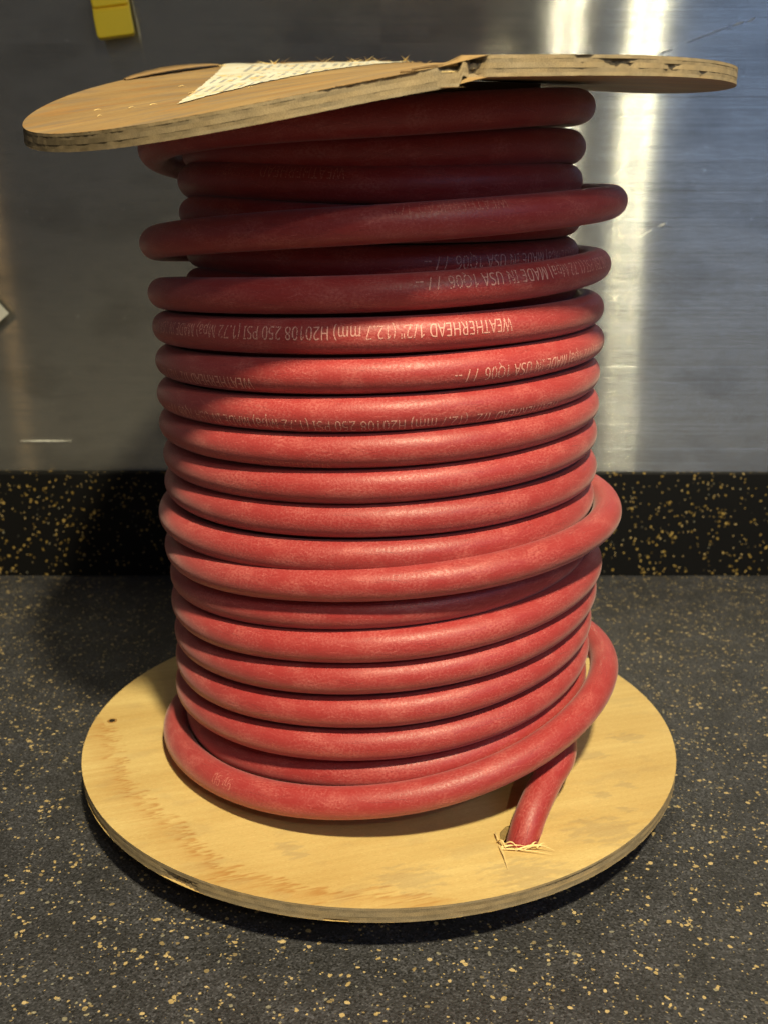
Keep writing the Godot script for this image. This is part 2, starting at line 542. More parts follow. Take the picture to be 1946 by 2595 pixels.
# one round plywood board: faces from a triangulated disc, an edge of five plies with chips
func flange(called: String, height: Callable, thick: float, hole: Vector2, hole_r: float, top_mat: Material, edge_mat: Material, grain: float, sd: int, chips: Array, parent: Node, crack: bool) -> MeshInstance3D:
	var jag := noise(FastNoiseLite.TYPE_SIMPLEX, 1.0, sd, 3)
	var nr := 720
	var rim := PackedVector2Array()
	for i in nr:
		var a := TAU * i / nr
		var rr := R - 0.0001 - 0.0003 * absf(jag.get_noise_2d(cos(a) * 25, sin(a) * 25))
		for c in chips:
			if c[2] <= 0:
				var da := absf(angle_difference(a, deg_to_rad(c[0]))) / deg_to_rad(c[1])
				if da < 1.0:
					rr -= c[4] * (1.0 - da * da) * (0.7 + 0.6 * jag.get_noise_2d(a * 160, 3))
		rim.append(Vector2(cos(a), sin(a)) * rr)
	var pts := PackedVector2Array(rim)
	if hole_r > 0:
		for i in 40:
			var a := TAU * i / 40
			pts.append(hole + Vector2(cos(a), sin(a)) * hole_r * (1.0 + 0.05 * jag.get_noise_2d(cos(a) * 3, sin(a) * 3)))
	for k in range(1, 22):
		var rr := R * k / 22.0 - 0.002
		var cnt := 20 + k * 7
		for i in cnt:
			var a := TAU * (i + 0.5 * (k % 2)) / cnt
			var p := Vector2(cos(a), sin(a)) * rr
			if (hole_r <= 0 or p.distance_to(hole) > hole_r * 1.25) and not (crack and absf(p.x - 0.0415) < 0.003 and p.y > 0.05):
				pts.append(p)
	if crack:
		for k in 30:
			var z := lerpf(0.06, 0.244, k / 29.0)
			var wig := 0.0012 * sin(k * 1.7)
			pts.append(Vector2(0.0408 + wig * 0.1, z))
			pts.append(Vector2(0.0422 + wig * 0.1, z))
	var tri := Geometry2D.triangulate_delaunay(pts)
	var st := begin()
	for side in 2:
		st.set_smooth_group(side)
		for t in range(0, tri.size(), 3):
			var a := pts[tri[t]]
			var b := pts[tri[t + 1]]
			var c := pts[tri[t + 2]]
			if hole_r > 0 and ((a + b + c) / 3.0).distance_to(hole) < hole_r * 0.93:
				continue
			var up := (b - a).cross(c - a) > 0.0
			var order := [a, b, c] if up == (side == 0) else [a, c, b]
			for p in order:
				st.set_uv(Vector2(p.x, p.y).rotated(grain) / 0.52 + Vector2(0.5, 0.5))
				st.add_vertex(Vector3(p.x, height.call(p.x, p.y) - (thick if side == 1 else 0.0), p.y))
	if hole_r > 0:
		st.set_smooth_group(2)
		for i in 40:
			var p := pts[nr + i]
			var q := pts[nr + (i + 1) % 40]
			var yp: float = height.call(p.x, p.y)
			quad(st, Vector3(p.x, yp, p.y), Vector3(q.x, yp, q.y), Vector3(q.x, yp - thick, q.y), Vector3(p.x, yp - thick, p.y))
	var board := part(called, finish(st), top_mat, parent)
	# the plies of the edge
	var plies := 5
	var ea := begin()
	var offs := []
	var cut := [0.0, 0.17, 0.36, 0.62, 0.83, 1.0]
	for k in plies:
		var o := PackedFloat32Array()
		for i in nr:
			var a := TAU * i / nr
			var v := 0.00025 * (0.5 + 0.5 * jag.get_noise_2d(a * 12 + k * 17, k * 5.0)) + 0.0002 * absf(jag.get_noise_2d(a * 120, k * 9.0 + 3)) + (0.00012 if k % 2 == 1 else 0.0)
			if k == 0:
				v = rim[i].length()
				v = R - v
			for c in chips:
				if k >= c[2] and k <= c[3]:
					var da := absf(angle_difference(a, deg_to_rad(c[0]))) / deg_to_rad(c[1])
					if da < 1.0:
						v += c[4] * (1.0 - da * da) * (0.7 + 0.6 * jag.get_noise_2d(a * 160, k * 3.0))
			o.append(v)
		offs.append(o)
	for k in plies:
		for i in nr:
			var i2 := (i + 1) % nr
			var a := TAU * i / nr
			var d0 := Vector2(cos(a), sin(a))
			var a2 := TAU * i2 / nr
			var d1 := Vector2(cos(a2), sin(a2))
			var p0: Vector2 = d0 * (R - offs[k][i])
			var p1: Vector2 = d1 * (R - offs[k][i2])
			var y0: float = height.call(d0.x * rim[i].length(), d0.y * rim[i].length())
			var y1: float = height.call(d1.x * rim[i2].length(), d1.y * rim[i2].length())
			var ta: float = cut[k] * thick
			var tb: float = cut[k + 1] * thick 
			var tone := (0.96 if k % 2 == 0 else 0.80) + 0.22 * jag.get_noise_2d(a * 14 + k * 31, k * 2.0)
			var grey := clampf(0.5 + 0.9 * jag.get_noise_2d(a * 5 + 70, k * 1.3), 0, 1)
			var col := Color(0.56, 0.41, 0.22).lerp(Color(0.44, 0.36, 0.24), grey * 0.5) * tone
			if crack:      # the edge of the top board turns a darker brown over its left half
				var left_brown := smooth(95.0, 135.0, rad_to_deg(a)) * (1.0 - smooth(215.0, 250.0, rad_to_deg(a)))
				col = col.lerp(Color(0.20, 0.145, 0.075) * (0.85 + 0.5 * absf(jag.get_noise_2d(a * 12, k * 2.0 + 40))), left_brown * clampf(0.75 + 0.6 * jag.get_noise_2d(a * 9 + 9, k * 1.7), 0.2, 1.0))
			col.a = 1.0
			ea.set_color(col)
			ea.set_smooth_group(k)
			var uv := [Vector2(a * 6.0, cut[k]), Vector2(a2 * 6.0 if i2 else TAU * 6.0, cut[k]), Vector2(a2 * 6.0 if i2 else TAU * 6.0, cut[k + 1]), Vector2(a * 6.0, cut[k + 1])]
			quad(ea, Vector3(p0.x, y0 - ta, p0.y), Vector3(p1.x, y1 - ta, p1.y), Vector3(p1.x, y1 - tb, p1.y), Vector3(p0.x, y0 - tb, p0.y), uv)
			# the ledge down to the next ply, dark with glue
			if k < plies - 1:
				var q0: Vector2 = d0 * (R - offs[k + 1][i])
				var q1: Vector2 = d1 * (R - offs[k + 1][i2])
				ea.set_smooth_group(20 + k)
				ea.set_color(Color(col.r * 0.7, col.g * 0.7, col.b * 0.7))
				quad(ea, Vector3(p0.x, y0 - tb, p0.y), Vector3(p1.x, y1 - tb, p1.y), Vector3(q1.x, y1 - tb, q1.y), Vector3(q0.x, y0 - tb, q0.y), uv)
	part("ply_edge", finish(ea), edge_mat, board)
	return board

# a split of wood: a thin four-sided sliver that tapers at both ends
func sliver(a: Vector3, b: Vector3, width: float, lift: float) -> ArrayMesh:
	var st := begin()
	st.set_smooth_group(-1)
	var along := (b - a)
	var up := Vector3.UP
	var side := along.cross(up).normalized() * width
	var seg := 6
	var kink := Vector3(rng.randf_range(-1, 1), 0.0, rng.randf_range(-1, 1)) * along.length() * 0.03
	var rings := []
	for i in seg + 1:
		var t := float(i) / seg
		var c := a.lerp(b, t) + up * (sin(PI * t) * lift) + kink * sin(PI * t)
		var w := maxf(0.06, 1.15 * (1.0 - t)) * rng.randf_range(0.7, 1.0)
		rings.append([c + side * w, c + up * width * w * 0.8, c - side * w, c - up * width * w * 0.5])
	for i in seg:
		for k in 4:
			quad(st, rings[i][k], rings[i][(k + 1) % 4], rings[i + 1][(k + 1) % 4], rings[i + 1][k])
	quad(st, rings[0][3], rings[0][2], rings[0][1], rings[0][0])
	quad(st, rings[seg][0], rings[seg][1], rings[seg][2], rings[seg][3])
	return finish(st)

func build_spool() -> void:
	var t := thing("cable_spool", "wooden cable spool with plywood flanges, the top one warped and cracked", "cable spool")
	var bump := ImageTexture.create_from_image(noise(FastNoiseLite.TYPE_SIMPLEX_SMOOTH, 0.09, 77, 3).get_image(512, 512))
	var low := mat(Color.WHITE, 0.52)
	low.albedo_texture = veneer(1536, Color8(212, 187, 126), Color8(180, 146, 86), 51, 0.30, true)
	low.heightmap_enabled = true
	low.heightmap_texture = bump
	low.heightmap_scale = 0.02
	var high := mat(Color.WHITE, 0.6)
	high.albedo_texture = veneer(1536, Color8(170, 140, 94), Color8(120, 92, 56), 61, 0.12, false)
	high.heightmap_enabled = true
	high.heightmap_texture = bump
	high.heightmap_scale = 0.03
	var edge := mat(Color.WHITE, 0.85)
	edge.vertex_color_use_as_albedo = true
	var fib := PackedByteArray()
	fib.resize(512 * 64 * 3)
	var fn := noise(FastNoiseLite.TYPE_SIMPLEX_SMOOTH, 1.0, 88, 3)
	for j in 64:
		for i in 512:
			var v := clampi(int(205 + 70 * fn.get_noise_2d(i * 0.10, j * 0.55) + 40 * fn.get_noise_2d(i * 0.5, j * 1.4 + 90)), 60, 255)
			for c in 3:
				fib[(j * 512 + i) * 3 + c] = v
	edge.albedo_texture = tex(512, 64, fib)

	var hole := Vector2(0.0995, 0.1725)
	flange("bottom_flange", flat_at, 0.0105, hole, 0.0146, low, edge, 0.30, 91, [[122.0, 4.0, 2, 4, 0.003], [148.0, 7.0, 3, 4, 0.002], [96.0, 2.0, 4, 4, 0.003], [58.0, 9.0, 1, 2, 0.0015]], t, false)
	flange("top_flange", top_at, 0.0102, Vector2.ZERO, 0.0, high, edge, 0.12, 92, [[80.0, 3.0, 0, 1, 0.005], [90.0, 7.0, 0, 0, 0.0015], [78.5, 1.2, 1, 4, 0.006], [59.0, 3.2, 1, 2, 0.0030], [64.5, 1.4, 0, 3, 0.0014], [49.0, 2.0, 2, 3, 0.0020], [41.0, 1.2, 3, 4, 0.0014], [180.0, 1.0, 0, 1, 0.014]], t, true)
	# the drum inside the windings runs through both flanges and carries the spool
	var drum := begin()
	for i in 96:
		var a := Vector2(cos(TAU * i / 96), sin(TAU * i / 96)) * 0.118
		var b := Vector2(cos(TAU * (i + 1) / 96), sin(TAU * (i + 1) / 96)) * 0.118
		quad(drum, Vector3(a.x, FT, a.y), Vector3(b.x, FT, b.y), Vector3(b.x, top_at(b.x, b.y) - 0.011, b.y), Vector3(a.x, top_at(a.x, a.y) - 0.011, a.y))
	part("drum", finish(drum), mat(Color8(150, 112, 70), 0.8), t)
	var foot := CylinderMesh.new()
	foot.top_radius = 0.12
	foot.bottom_radius = 0.12
	foot.height = FT - 0.0105
	foot.radial_segments = 64
	part("drum_foot", foot, mat(Color8(90, 70, 48), 0.85), t).position.y = (FT - 0.0105) / 2
	# nail head driven below the veneer near the left rim
	var nail := TorusMesh.new()
	nail.inner_radius = 0.0024
	nail.outer_radius = 0.0046
	nail.rings = 20
	nail.ring_segments = 8
	part("nail_dent", nail, mat(Color8(150, 112, 58), 0.8), t).position = Vector3(-0.2341, FT - 0.0006, 0.0)
	var pin := CylinderMesh.new()
	pin.top_radius = 0.0025
	pin.bottom_radius = 0.0025
	pin.height = 0.002
	part("nail_head", pin, mat(Color8(60, 52, 44), 0.5, 0.6), t).position = Vector3(-0.2341, FT - 0.0004, 0.0)

	# splinters torn up around the hole in the bottom flange
	var pale := mat(Color8(232, 204, 142), 0.75)
	var e := FT + 0.0006
	for s in [[0.0835, 0.184, 0.0865, 0.212, 0.0009, 0.001], [0.084, 0.188, 0.118, 0.196, 0.0009, 0.0012], [0.085, 0.186, 0.104, 0.187, 0.0013, 0.0015], [0.094, 0.190, 0.117, 0.186, 0.0012, 0.002], [0.087, 0.184, 0.096, 0.190, 0.0013, 0.004], [0.100, 0.189, 0.121, 0.192, 0.0010, 0.004], [0.104, 0.188, 0.111, 0.183, 0.0011, 0.003], [0.083, 0.180, 0.088, 0.190, 0.0014, 0.004], [0.0825, 0.170, 0.084, 0.184, 0.0010, 0.002], [0.109, 0.187, 0.116, 0.184, 0.0009, 0.002]]:
		part("splinter", sliver(Vector3(s[0], e, s[1]), Vector3(s[2], e + 0.001, s[3]), s[4], s[5]), pale, t)
	# frayed fibres along the torn back edge of the top flange
	for i in 46:
		var f := rng.randf()
		var a := Vector2(-0.150, -0.198).lerp(Vector2(0.0, -0.247), f) if i < 34 else Vector2(rng.randf_range(-0.02, 0.05), -0.245)
		a += Vector2(rng.randf_range(-0.006, 0.006), rng.randf_range(-0.002, 0.012))
		if a.length() > 0.249:
			a = a.normalized() * 0.248
		var d := Vector2(rng.randf_range(-1, 1), rng.randf_range(-0.4, 0.5)).normalized() * rng.randf_range(0.005, 0.014)
		var y := top_at(a.x, a.y)
		part("splinter", sliver(Vector3(a.x, y, a.y), Vector3(a.x + d.x, y + rng.randf_range(0.0, 0.006), a.y + d.y), rng.randf_range(0.0007, 0.0016), 0.0), pale if rng.randf() < 0.6 else high, t)
	for i in 12:
		var a := Vector2(rng.randf_range(-0.21, -0.05), rng.randf_range(-0.08, 0.12))
		var d := Vector2(1, rng.randf_range(-0.6, 0.3)).normalized() * rng.randf_range(0.003, 0.007)
		var y := top_at(a.x, a.y) + 0.0004
		part("splinter", sliver(Vector3(a.x, y, a.y), Vector3(a.x + d.x, y, a.y + d.y), 0.0005, 0.001), pale, t)
	# lifted splinters at the crack in the front rim
	for s in [[0.030, 0.2455, 0.0415, 0.2445, 0.0011, 0.0, -0.0022], [-0.02, 0.247, 0.005, 0.2475, 0.0008, 0.0, 0.0], [0.012, 0.246, 0.036, 0.2445, 0.0009, 0.0006, 0.001], [0.031, 0.2470, 0.045, 0.2468, 0.0009, 0.0, -0.0095], [0.018, 0.235, 0.042, 0.237, 0.0010, 0.001, 0.001], [0.022, 0.228, 0.043, 0.233, 0.0008, 0.001, 0.001], [0.036, 0.240, 0.052, 0.241, 0.0009, 0.0008, 0.001]]:
		var y: float = top_at(s[0], s[1]) + s[6]
		part("splinter", sliver(Vector3(s[0], y, s[1]), Vector3(s[2], y + 0.0005, s[3]), s[4], s[5]), pale if s[4] > 0.00105 else high, t)
	# a strip of veneer that has sprung loose at the back left
	var flap := begin()
	var fa := Vector2(-0.2165, -0.1200)
	var fb := Vector2(-0.150, -0.1985)
	var seg := 24
	var inward := Vector2(0.62, 0.78)
	var grid := []
	for i in seg + 1:
		var k := float(i) / seg
		var c := fa.lerp(fb, k)
		c = c.normalized() * (0.2485 - 0.002 * sin(k * 40.0) * 0.4)
		var arch := pow(sin(PI * clampf(k * 0.9 + 0.02, 0, 1)), 0.7)
		var wide := 0.017 * pow(sin(PI * clampf(k * 0.92 + 0.04, 0, 1)), 0.6)
		var q := c + inward * wide
		var y0 := top_at(c.x, c.y) + 0.0008 + 0.0040 * arch
		var y1 := top_at(q.x, q.y) + 0.0010 + 0.0026 * arch
		grid.append([Vector3(c.x, y0, c.y), Vector3(q.x, y1, q.y), Vector3(c.x, y0 - 0.0012, c.y), Vector3(q.x, y1 - 0.0010, q.y)])
	for i in seg:
		var g: Array = grid[i]
		var n: Array = grid[i + 1]
		var u := [Vector2(0.2 + 0.3 * i / seg, 0.3), Vector2(0.2 + 0.3 * (i + 1) / seg, 0.3), Vector2(0.2 + 0.3 * (i + 1) / seg, 0.36), Vector2(0.2 + 0.3 * i / seg, 0.36)]
		quad(flap, g[0], n[0], n[1], g[1], u)
		quad(flap, g[2], g[3], n[3], n[2], u)
		quad(flap, g[1], n[1], n[3], g[3], u)
		quad(flap, g[0], g[2], n[2], n[0], u)
	part("veneer_flap", finish(flap), high, t)
	# the torn paper label with its bar codes
	label_sheet(t)

func label_sheet(t: Node3D) -> void:
	var n := 512
	var img := PackedByteArray()
	img.resize(n * n * 3)
	var stain := noise(FastNoiseLite.TYPE_SIMPLEX_SMOOTH, 0.012, 15, 4)
	var tear := noise(FastNoiseLite.TYPE_SIMPLEX_SMOOTH, 0.02, 16, 4)
	var bars := []
	for r in 3:
		var x := 40 + r * 36
		var row := PackedByteArray()
		row.resize(n)
		while x < 380:
			var w := 5 + rng.randi() % 5
			for k in w:
				if x + k < n:
					row[x + k] = 1
			x += w + 9 + rng.randi() % 8
		bars.append(row)
	for j in n:
		for i in n:
			var c := Color8(208, 205, 190)
			c = c.lerp(Color8(194, 182, 152), clampf(0.5 + stain.get_noise_2d(i, j) * 1.4, 0, 1) * 0.5)
			for r in 3:
				var y0 := 80 + r * 140
				if j > y0 and j < y0 + 96 and bars[r][i] == 1 and tear.get_noise_2d(i * 0.7, j * 0.7) < 0.22:
					c = c.lerp(Color8(112, 114, 122), 0.6)
				# the small print under each code, too small to read
				if j > y0 + 104 and j < y0 + 114 and i > 50 and i < 300 and (i * 7 + j / 5 * 3) % 11 < 6:
					c = c.lerp(Color8(120, 120, 124), 0.5)
			if tear.get_noise_2d(i + 300, j) > 0.36:
				c = Color8(206, 178, 128)
			var at := (j * n + i) * 3
			img[at] = c.r8
			img[at + 1] = c.g8
			img[at + 2] = c.b8
	var m := mat(Color.WHITE, 0.85)
	m.albedo_texture = tex(n, n, img)
	var left := [Vector2(-0.1254, 0.120), Vector2(-0.1432, -0.200)]
	var right := [Vector2(-0.1230, 0.118), Vector2(0.030, -0.236)]
	var st := begin()
	var rag := noise(FastNoiseLite.TYPE_SIMPLEX, 30.0, 17, 3)
	var nu := 24
	var nv := 60
	var pt := func(i: int, j: int) -> Vector3:
		var v := float(j) / nv
		var u := float(i) / nu
		var a: Vector2 = left[0].lerp(left[1], v) + Vector2(0.0012 * rag.get_noise_2d(v * 3.0, 1.0), 0)
		var b: Vector2 = right[0].lerp(right[1], v) + Vector2(0.004 * rag.get_noise_2d(v * 3.0, 9.0), 0)
		var p := a.lerp(b, u)
		if p.length() > 0.2455:
			p = p.normalized() * 0.2455
		var y := top_at(p.x, p.y) + 0.0006 + 0.0003 * maxf(0.0, rag.get_noise_2d(p.x * 2.0, p.y * 2.0))
		if v > 0.9:
			y += 0.003 * maxf(0.0, rag.get_noise_2d(p.x * 0.7, 5.0)) * (v - 0.9) / 0.1
		return Vector3(p.x, y, p.y)
	for j in nv:
		for i in nu:
			var u := []
			for o in [Vector2i(0, 0), Vector2i(0, 1), Vector2i(1, 1), Vector2i(1, 0)]:
				var p: Vector3 = pt.call(i + o.x, j + o.y)
				u.append(Vector2((p.x + 0.16) / 0.20, (0.13 - p.z) / 0.36))
			quad(st, pt.call(i, j), pt.call(i, j + 1), pt.call(i + 1, j + 1), pt.call(i + 1, j), u)
	var o := part("paper_label", finish(st, true), m, t)
	o.set_meta("label", "torn white paper label with bar codes")

# ---------------------------------------------------------------- the hose
var path_keys := []           # [degrees, radius, height] of the outer windings
var spine := PackedVector3Array()

func key_lookup(keys: Array, deg: float) -> Vector2:
	var i := 1
	while i < keys.size() - 2 and keys[i + 1][0] < deg:
		i += 1
	var p: Array = keys[i - 1]
	var a: Array = keys[i]
	var b: Array = keys[i + 1]
	var q: Array = keys[mini(i + 2, keys.size() - 1)]
	var span: float = b[0] - a[0]
	var t: float = clampf((deg - a[0]) / span, 0.0, 1.0)
	var out := Vector2()
	for k in 2:
		var ma: float = (b[k + 1] - p[k + 1]) / maxf(1.0, b[0] - p[0]) * span
		var mb: float = (q[k + 1] - a[k + 1]) / maxf(1.0, q[0] - a[0]) * span
		var t2 := t * t
		var t3 := t2 * t
		out[k] = (2 * t3 - 3 * t2 + 1) * a[k + 1] + (t3 - 2 * t2 + t) * ma + (-2 * t3 + 3 * t2) * b[k + 1] + (t3 - t2) * mb
	return out

func outer_at(deg: float) -> Vector3:
	var v := key_lookup(path_keys, deg)
	var a := deg_to_rad(deg)
	var r := v.x + 0.0005 * sin(deg * 0.037) + 0.0003 * sin(deg * 0.113 + 1.0)
	var y := v.y + 0.0004 * sin(deg * 0.051 + 2.0)
	return Vector3(r * cos(a), y + FT, r * sin(a))

func frame_at(p: Vector3, tangent: Vector3) -> Array:
	var out := Vector3(p.x, 0, p.z).normalized()
	out = (out - tangent * out.dot(tangent)).normalized()
	var up := tangent.cross(out)
	if up.y < 0:
		up = -up
	return [out, up]

func tube(pts: PackedVector3Array, radius: float, ring: int, start: float) -> ArrayMesh:
	var v := PackedVector3Array()
	var nn := PackedVector3Array()
	var tone := PackedColorArray()
	var uv := PackedVector2Array()
	var uv2 := PackedVector2Array()
	var idx := PackedInt32Array()
	var s := start
	var wear := noise(FastNoiseLite.TYPE_SIMPLEX_SMOOTH, 1.0, 8, 3)
	var fat := noise(FastNoiseLite.TYPE_SIMPLEX_SMOOTH, 9.0, 5, 2)
	for i in pts.size():
		var a := pts[maxi(i - 1, 0)]
		var b := pts[mini(i + 1, pts.size() - 1)]
		var f := frame_at(pts[i], (b - a).normalized())
		if i:
			s += pts[i].distance_to(pts[i - 1])
		for j in ring + 1:
			var phi := TAU * j / ring
			var d: Vector3 = f[0] * cos(phi) + f[1] * sin(phi)
			var rr := radius * (1.0 + 0.012 * fat.get_noise_2d(s, sin(phi) * 0.1))
			v.append(pts[i] + d * rr)
			nn.append(d)
			var k := 0.93 + 0.16 * wear.get_noise_2d(s * 2.2, cos(phi) * 0.35 + 0.3 * sin(phi))
			var w := 1.0 + 0.35 * maxf(0.0, wear.get_noise_2d(s * 3.1 + 50.0, sin(phi) * 0.5))
			tone.append(Color(k, k * w, k * w))
			uv.append(Vector2(s / 0.36, float(j) / ring))
			uv2.append(Vector2(s / 0.83, float(j) / ring))
	for i in pts.size() - 1:
		for j in ring:
			var k := i * (ring + 1) + j
			idx.append_array([k, k + 1, k + ring + 1, k + 1, k + ring + 2, k + ring + 1])
	for end in [0, pts.size() - 1]:       # closed ends
		var c := v.size()
		var dir: Vector3 = (pts[0] - pts[1]).normalized() if end == 0 else (pts[end] - pts[end - 1]).normalized()
		v.append(pts[end])
		nn.append(dir)
		tone.append(Color.WHITE)
		uv.append(Vector2.ZERO)
		uv2.append(Vector2.ZERO)
		for j in ring + 1:
			v.append(v[end * (ring + 1) + j])
			nn.append(dir)
			tone.append(Color.WHITE)
			uv.append(Vector2.ZERO)
			uv2.append(Vector2.ZERO)
		for j in ring:
			idx.append_array([c, c + 1 + j, c + 2 + j] if end else [c, c + 2 + j, c + 1 + j])
	# front faces run clockwise
	var e1 := v[idx[1]] - v[idx[0]]
	var e2 := v[idx[2]] - v[idx[0]]
	if e1.cross(e2).dot(nn[idx[0]]) > 0:
		for i in range(0, idx.size(), 3):
			var x := idx[i + 1]
			idx[i + 1] = idx[i + 2]
			idx[i + 2] = x
	var arr := []
	arr.resize(Mesh.ARRAY_MAX)
	arr[Mesh.ARRAY_VERTEX] = v
	arr[Mesh.ARRAY_NORMAL] = nn
	arr[Mesh.ARRAY_TEX_UV] = uv
	arr[Mesh.ARRAY_COLOR] = tone
	arr[Mesh.ARRAY_TEX_UV2] = uv2
	arr[Mesh.ARRAY_INDEX] = idx
	var m := ArrayMesh.new()
	m.add_surface_from_arrays(Mesh.PRIMITIVE_TRIANGLES, arr)
	return m

func rubber() -> StandardMaterial3D:
	var w := 2048
	var h := 400
	var a := noise(FastNoiseLite.TYPE_SIMPLEX_SMOOTH, 0.007, 101, 5).get_seamless_image(w, h, false, false, 0.12).get_data()
	var b := noise(FastNoiseLite.TYPE_SIMPLEX_SMOOTH, 0.075, 102, 3).get_seamless_image(w, h, false, false, 0.12).get_data()
	var c := noise(FastNoiseLite.TYPE_SIMPLEX_SMOOTH, 0.22, 103, 2).get_seamless_image(w, h, false, false, 0.12).get_data()
	var img := PackedByteArray()
	img.resize(w * h * 3)
	var rgh := PackedByteArray()
	rgh.resize(w * h * 3)
	for i in w * h:
		var x := a[i] / 255.0
		var y := b[i] / 255.0
		var z := c[i] / 255.0
		# a fine chalky bloom with a grain of its own, rubbed thin in places
		var chalk := smooth(0.40, 0.75, z * 0.55 + y * 0.45) * smooth(0.30, 0.70, x * 0.7 + y * 0.3)
		var k := chalk * 0.32
		var r := lerpf(165.0, 206.0, k) + (z - 0.5) * 8.0 + (y - 0.5) * 6.0
		var g := lerpf(52.0, 138.0, k) + (z - 0.5) * 6.0 + (y - 0.5) * 5.0
		var l := lerpf(52.0, 130.0, k) + (z - 0.5) * 6.0 + (y - 0.5) * 5.0
		img[i * 3] = clampi(int(r), 0, 255)
		img[i * 3 + 1] = clampi(int(g), 0, 255)
		img[i * 3 + 2] = clampi(int(l), 0, 255)
		var q := clampi(int(255 * (0.45 + 0.26 * chalk + 0.14 * (y - 0.5))), 0, 255)
		rgh[i * 3] = q
		# relief: fine grain over the faint slanting marks of the wrapping cloth
		var wrap := sin(TAU * ((i % w) * 30.0 / w + (i / w) * 3.0 / h))
		rgh[i * 3 + 1] = clampi(int(120 + (y - 0.5) * 150 + (z - 0.5) * 110 + 9.0 * maxf(0.0, wrap - 0.6)), 0, 255)
		rgh[i * 3 + 2] = 0
	# scuffs and nicks: short strokes, mostly along the hose
	for n in 560:
		var x := rng.randf() * w
		var y := rng.randf() * h
		var d := Vector2.from_angle(rng.randfn(0.0, 0.22))
		var pale := rng.randf() < 0.72
		for k in 6 + rng.randi() % 90:
			x += d.x
			y += d.y
			if rng.randf() < 0.3:
				continue
			var at := (posmod(int(y), h) * w + posmod(int(x), w)) * 3
			for c3 in 3:
				img[at + c3] = clampi(int(img[at + c3] + ([30, 44, 40][c3] if pale else [-52, -18, -16][c3])), 0, 255)
	var m := mat(Color.WHITE, 1.0)
	m.vertex_color_use_as_albedo = true
	m.albedo_texture = tex(w, h, img)
	m.roughness_texture = tex(w, h, rgh)
	m.roughness_texture_channel = BaseMaterial3D.TEXTURE_CHANNEL_RED
	m.rim_enabled = true
	m.rim = 0.35
	m.rim_tint = 0.35
	var hb := PackedByteArray()
	hb.resize(w * h)
	for i in w * h:
		hb[i] = rgh[i * 3 + 1]
	m.heightmap_enabled = true
	m.heightmap_texture = tex(w, h, hb, Image.FORMAT_L8)
	m.heightmap_scale = 0.017
	# broader greyish scuffing on a longer beat, so that the pattern does not repeat turn by turn
	var dn := 1024
	var over := PackedByteArray()
	over.resize(dn * 128 * 4)
	var s1 := noise(FastNoiseLite.TYPE_SIMPLEX_SMOOTH, 0.02, 111, 4).get_seamless_image(dn, 128, false, false, 0.12).get_data()
	var s2 := noise(FastNoiseLite.TYPE_SIMPLEX_SMOOTH, 0.3, 112, 2).get_seamless_image(dn, 128, false, false, 0.12).get_data()
	for i in dn * 128:
		over[i * 4] = 206
		over[i * 4 + 1] = 118
		over[i * 4 + 2] = 110
		over[i * 4 + 3] = clampi(int(255 * 0.30 * smooth(0.5, 0.8, s1[i] / 255.0) * smooth(0.3, 0.65, s2[i] / 255.0)), 0, 255)
	m.detail_enabled = true
	m.detail_uv_layer = BaseMaterial3D.DETAIL_UV_2
	m.detail_albedo = tex(dn, 128, over, Image.FORMAT_RGBA8)
	var white := Image.create(4, 4, false, Image.FORMAT_RGB8)
	white.fill(Color.WHITE)
	m.detail_mask = ImageTexture.create_from_image(white)
	return m

